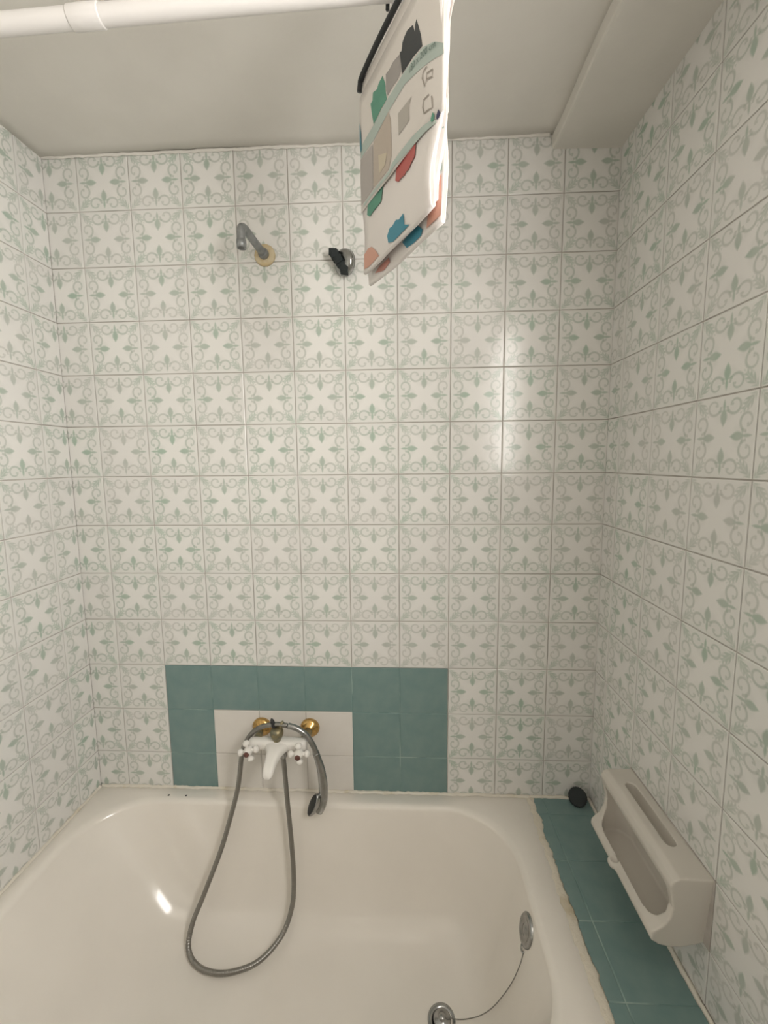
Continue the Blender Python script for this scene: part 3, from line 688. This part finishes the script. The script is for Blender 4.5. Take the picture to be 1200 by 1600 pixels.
# card sleeve round the upper half
vs = []; fs = []; NS, NZ = 48, 10
def cardn(s, z):
    near = max(0.0, (s - 0.205) / 0.053); far = max(0.0, (0.02 - s) / 0.03)
    return -0.0006 + 0.004 * near ** 2 + 0.0008 * far ** 2
for j in range(NZ + 1):
    z = 2.0125 + (2.212 - 2.0125) * j / NZ
    for k in range(NS + 1):
        s = -0.013 + 0.272 * k / NS; vs.append(pp(s, z + 0.004 * (0.13 - s) * 0, cardn(s, z)))
for j in range(NZ):
    for k in range(NS): a = j * (NS + 1) + k; fs.append((a, a + 1, a + NS + 2, a + NS + 1))
# back leaf of the sleeve
o_ = len(vs)
for j in range(NZ + 1):
    z = 2.0125 + (2.212 - 2.0125) * j / NZ
    for k in range(NS + 1):
        s = -0.013 + 0.272 * k / NS; near = max(0.0, (s - 0.20) / 0.058); vs.append(pp(s, z, max(0.0245 * splay(z) + 0.006, 0.0125) - 0.003 * near ** 2))
for j in range(NZ):
    for k in range(NS): a = o_ + j * (NS + 1) + k; fs.append((a, a + NS + 1, a + NS + 2, a + 1))
card = pkp('card_sleeve', mesh('card_sleeve', vs, fs), M['card'], smooth=True)
md = card.modifiers.new('t', 'SOLIDIFY'); md.thickness = 0.0006; md.offset = 0
PR = {
 'black': ('p_black', [(0.1942, 2.1744), (0.1997, 2.1607), (0.2063, 2.1442), (0.2101, 2.1269), (0.1839, 2.1324), (0.1673, 2.133), (0.1507, 2.1342), (0.1476, 2.151), (0.144, 2.1693), (0.1498, 2.1671), (0.1524, 2.176), (0.1579, 2.1794), (0.1677, 2.1813), (0.184, 2.175), (0.1897, 2.1615), (0.1908, 2.171)]),
 'grey': ('p_grey', [(0.144, 2.1671), (0.1475, 2.1399), (0.1371, 2.1362), (0.121, 2.1384), (0.1028, 2.1371), (0.0973, 2.1481), (0.0964, 2.1738), (0.1077, 2.1714), (0.1216, 2.1727)]),
 'green': ('p_green', [(0.0847, 2.1799), (0.0946, 2.1607), (0.0958, 2.1479), (0.0999, 2.1343), (0.0776, 2.1336), (0.049, 2.1284), (0.043, 2.1465), (0.0371, 2.1697), (0.0453, 2.1692), (0.0473, 2.1806), (0.0632, 2.1745), (0.0695, 2.1786)]),
 'band': ('p_band', [(0.2569, 2.0956), (0.24, 2.110), (0.2101, 2.1250), (0.1624, 2.1318), (0.1008, 2.1330), (0.0491, 2.1275), (-0.010, 2.127), (-0.010, 2.107), (0.0482, 2.104), (0.0714, 2.107), (0.1095, 2.1125), (0.1315, 2.1126), (0.1603, 2.1133), (0.1979, 2.1034), (0.2415, 2.0887), (0.2585, 2.082)]),
 'text_block': ('p_text', [(0.1813, 2.0827), (0.1717, 2.0761), (0.1735, 2.0546), (0.1392, 2.0546), (0.1375, 2.0873)]),
 'photo': ('p_beige', [(0.1058, 2.1115), (0.113, 2.0938), (0.1149, 2.0548), (0.1146, 2.0376), (0.104, 2.0245), (0.0688, 2.0260), (0.0456, 2.0270), (0.0475, 2.1004), (0.0681, 2.105)]),
 'photo_detail': ('p_cream', [(0.0669, 2.0679), (0.0994, 2.0532), (0.0911, 2.0379), (0.0689, 2.0366)]),
 'side_shade': ('p_shade', [(-0.011, 2.1060), (0.0445, 2.0999), (0.044, 2.0268), (-0.011, 2.0245)]),  # grey shading on the card's far side, painted on as a flat patch
 'lower_band': ('p_band', [(0.239, 2.0150), (0.2084, 2.0222), (0.1798, 2.0265), (0.1462, 2.0275), (0.117, 2.0270), (0.104, 2.0216), (0.0391, 2.0235), (0.0, 2.0222), (0.0, 2.0165), (0.039, 2.0175), (0.1065, 2.0146), (0.1219, 2.0174), (0.1553, 2.0148), (0.1945, 2.0114), (0.2165, 2.0100), (0.2444, 2.0060)]),
}
def flat(name, pts, m, nf, parent, lift=0.0006):
    """thin printed shape lying on a sheet whose depth is nf(s, z)"""
    bm = bmesh.new(); f = bm.faces.new([bm.verts.new((s, z, 0)) for s, z in pts])
    bmesh.ops.triangulate(bm, faces=[f])
    for _ in range(2): bmesh.ops.subdivide_edges(bm, edges=[e for e in bm.edges if e.calc_length() > 0.012], cuts=1, use_grid_fill=False)
    bmesh.ops.triangulate(bm, faces=bm.faces[:])
    for v in bm.verts: v.co = pp(v.co.x, v.co.y, nf(v.co.x, v.co.y) - lift)
    return pkp(name, frombm(name, bm), m, parent)
lift = 0.0006
for k, (m, pts) in PR.items():
    lift += 0.00005; flat('print_' + k, pts, M[m], cardn, card, lift + (0.0003 if k == 'photo_detail' else 0))
def stroke(name, P, w, m, nf, parent, lift):
    vs = []; fs = []
    for i, (s, z) in enumerate(P):
        a = P[max(i - 1, 0)]; b = P[min(i + 1, len(P) - 1)]; ds, dz = b[0] - a[0], b[1] - a[1]; l = math.hypot(ds, dz)
        for q in (-1, 1):
            S_, Z_ = s - dz / l * w * q, z + ds / l * w * q; vs.append(pp(S_, Z_, nf(S_, Z_) - lift))
    for i in range(len(P) - 1): fs.append((2 * i, 2 * i + 1, 2 * i + 3, 2 * i + 2))
    return pkp(name, mesh(name, vs, fs), m, parent)
stroke('print_icon', [(0.2221, 2.0921), (0.2136, 2.0918), (0.2102, 2.0861), (0.217, 2.0704), (0.2221, 2.0758), (0.2353, 2.0695), (0.2353, 2.079), (0.2221, 2.083), (0.2221, 2.0758)], 0.0011, M['p_line'], cardn, card, 0.0014)
stroke('print_icon', [(0.2272, 2.0526), (0.2136, 2.0545), (0.2119, 2.0464), (0.2154, 2.0357), (0.2239, 2.0342), (0.2355, 2.0306), (0.2338, 2.0464)], 0.0011, M['p_line'], cardn, card, 0.0014)
for (s, z), m in (((0.2364, 2.0165), 'p_green'), ((0.2484, 2.0125), 'p_navy')):
    flat('print_drop', [(s + 0.0042 * math.cos(a), z + 0.0048 * math.sin(a) + (0.003 if k == 3 else 0)) for k, a in enumerate([math.pi / 6 * j for j in range(12)])], M[m], cardn, card, 0.0016)
# size lettering on the band
tx = bpy.data.curves.new('size', 'FONT'); tx.body = '180 x 200 cm'; tx.size = 0.0125
to = bpy.data.objects.new('size', tx); COL.objects.link(to)
me = evaluated(to, 'print_size'); bpy.data.objects.remove(to)
xm = max(v.co.x for v in me.vertices)
for v in me.vertices:
    f = v.co.x / xm; s = 0.172 + 0.070 * f; z = 2.1195 - 0.0155 * f ** 1.6 - 0.002 + v.co.y; v.co = pp(s, z, cardn(s, z) - 0.0016)
me.materials.clear(); pkp('print_lettering', me, M['p_dkgreen'], card)
# paint-splash print on the fabric
ff = lambda s, z: 0.0005 * splay(z) + 0.0012 * math.sin(9 * (s + 0.010) / 0.265 + z * 30) + 0.003 - 0.0009 + twist(s, z)
fr_ = lambda s, z: 0.0185 * splay(z) + 0.0012 * math.sin(9 * (s + 0.028) / 0.286 + z * 30 + 4) + 0.003 - 0.0009 + twist(s, z)
for nm, m, pts, nf in (
  ('print_red', 'p_red', [(0.1907, 2.0167), (0.1899, 1.9935), (0.1776, 1.9905), (0.17, 1.9854), (0.1618, 1.9892), (0.158, 1.986), (0.1423, 1.9896), (0.1365, 1.9879), (0.1218, 1.9979), (0.1263, 2.0229), (0.1501, 2.0192)], ff),
  ('print_green', 'p_green', [(0.0956, 2.0204), (0.0766, 2.0205), (0.0721, 1.9911), (0.0573, 1.9903), (0.045, 1.9904), (0.026, 1.9886), (0.0131, 1.9974), (0.0167, 2.0107), (0.0295, 2.0166), (0.0624, 2.0187)], ff),
  ('print_teal', 'p_teal', [(0.166, 1.9243), (0.1705, 1.9053), (0.1890, 1.8965), (0.1567, 1.8975), (0.1289, 1.8985), (0.1096, 1.9054), (0.1049, 1.9184), (0.1151, 1.9265), (0.125, 1.9245), (0.139, 1.9277), (0.150, 1.9225)], ff),
  ('print_peach', 'p_peach', [(-0.0085, 1.9366), (0.012, 1.940), (0.0303, 1.9344), (0.0521, 1.917), (0.0640, 1.9045), (0.0118, 1.9065), (-0.0075, 1.9095)], ff),
  ('print_teal', 'p_teal', [(0.1572, 1.9020), (0.1823, 1.9030), (0.2022, 1.8870), (0.1980, 1.8800), (0.174, 1.8810), (0.1438, 1.8860), (0.1258, 1.9033)], fr_),
  ('print_rose', 'p_rose', [(0.0237, 1.9056), (0.0667, 1.9043), (0.0717, 1.8943), (0.0451, 1.8900), (0.0068, 1.8996)], fr_),
  ('print_green', 'p_green', [(0.200, 1.945), (0.2565, 1.938), (0.2565, 1.995), (0.200, 1.995)], fr_),
  ('print_peach', 'p_peach', [(0.215, 1.882), (0.2570, 1.880), (0.2570, 1.934), (0.225, 1.93)], fr_)):
    flat(nm, pts, M[m], nf, pk, 0.0012)
flat('print_blue', [(-0.0125, 2.1708), (-0.006, 2.1511), (-0.003, 2.1188), (-0.009, 2.1169), (-0.0125, 2.1332)], M['p_blue'], cardn, card, 0.0016)
# black hanger bar and hook
bar = [pp(s, z, -0.0022) for s, z in ((-0.0080, 2.2195), (-0.005, 2.229), (0.004, 2.2365), (0.065, 2.2415), (0.13, 2.242), (0.20, 2.2415), (0.250, 2.2365), (0.259, 2.229), (0.262, 2.2195))]
hb = pkp('hanger_bar', tube('hanger_bar', catmull(bar, 5), lambda t, i: 0.0047, 10), M['black'], smooth=True)
rc = None
sr = (-0.5 - F0.y) / UU.y; rz = rodp(pp(sr, 0, -0.002).x).z
hk = [pp(sr + 0.004, 2.240, -0.002), pp(sr + 0.012, 2.247, -0.002)]
for k in range(10):
    a = math.radians(-55 + 235 * k / 9); hk.append(pp(sr + 0.0195 * math.cos(a), rz + 0.0195 * math.sin(a), -0.002))
hk += [pp(sr - 0.0200, rz - 0.006, -0.002), pp(sr - 0.0205, rz - 0.013, -0.002)]
pkp('hook', tube('hook', catmull(hk, 4), 0.0032, 10), M['black'], hb, smooth=True)
# card tab joining the pack to the hanger
pkp('header_tab', boxmesh('t', [(0, 0, 0, 0, 0, 0)]) if False else mesh('header_tab', [tuple(pp(s, z, n)) for n in (0.0025, 0.0055) for s, z in ((-0.008, 2.205), (0.256, 2.205), (0.252, 2.238), (-0.002, 2.236))],
    [(0, 1, 2, 3), (7, 6, 5, 4), (0, 4, 5, 1), (1, 5, 6, 2), (2, 6, 7, 3), (3, 7, 4, 0)]), M['card'])
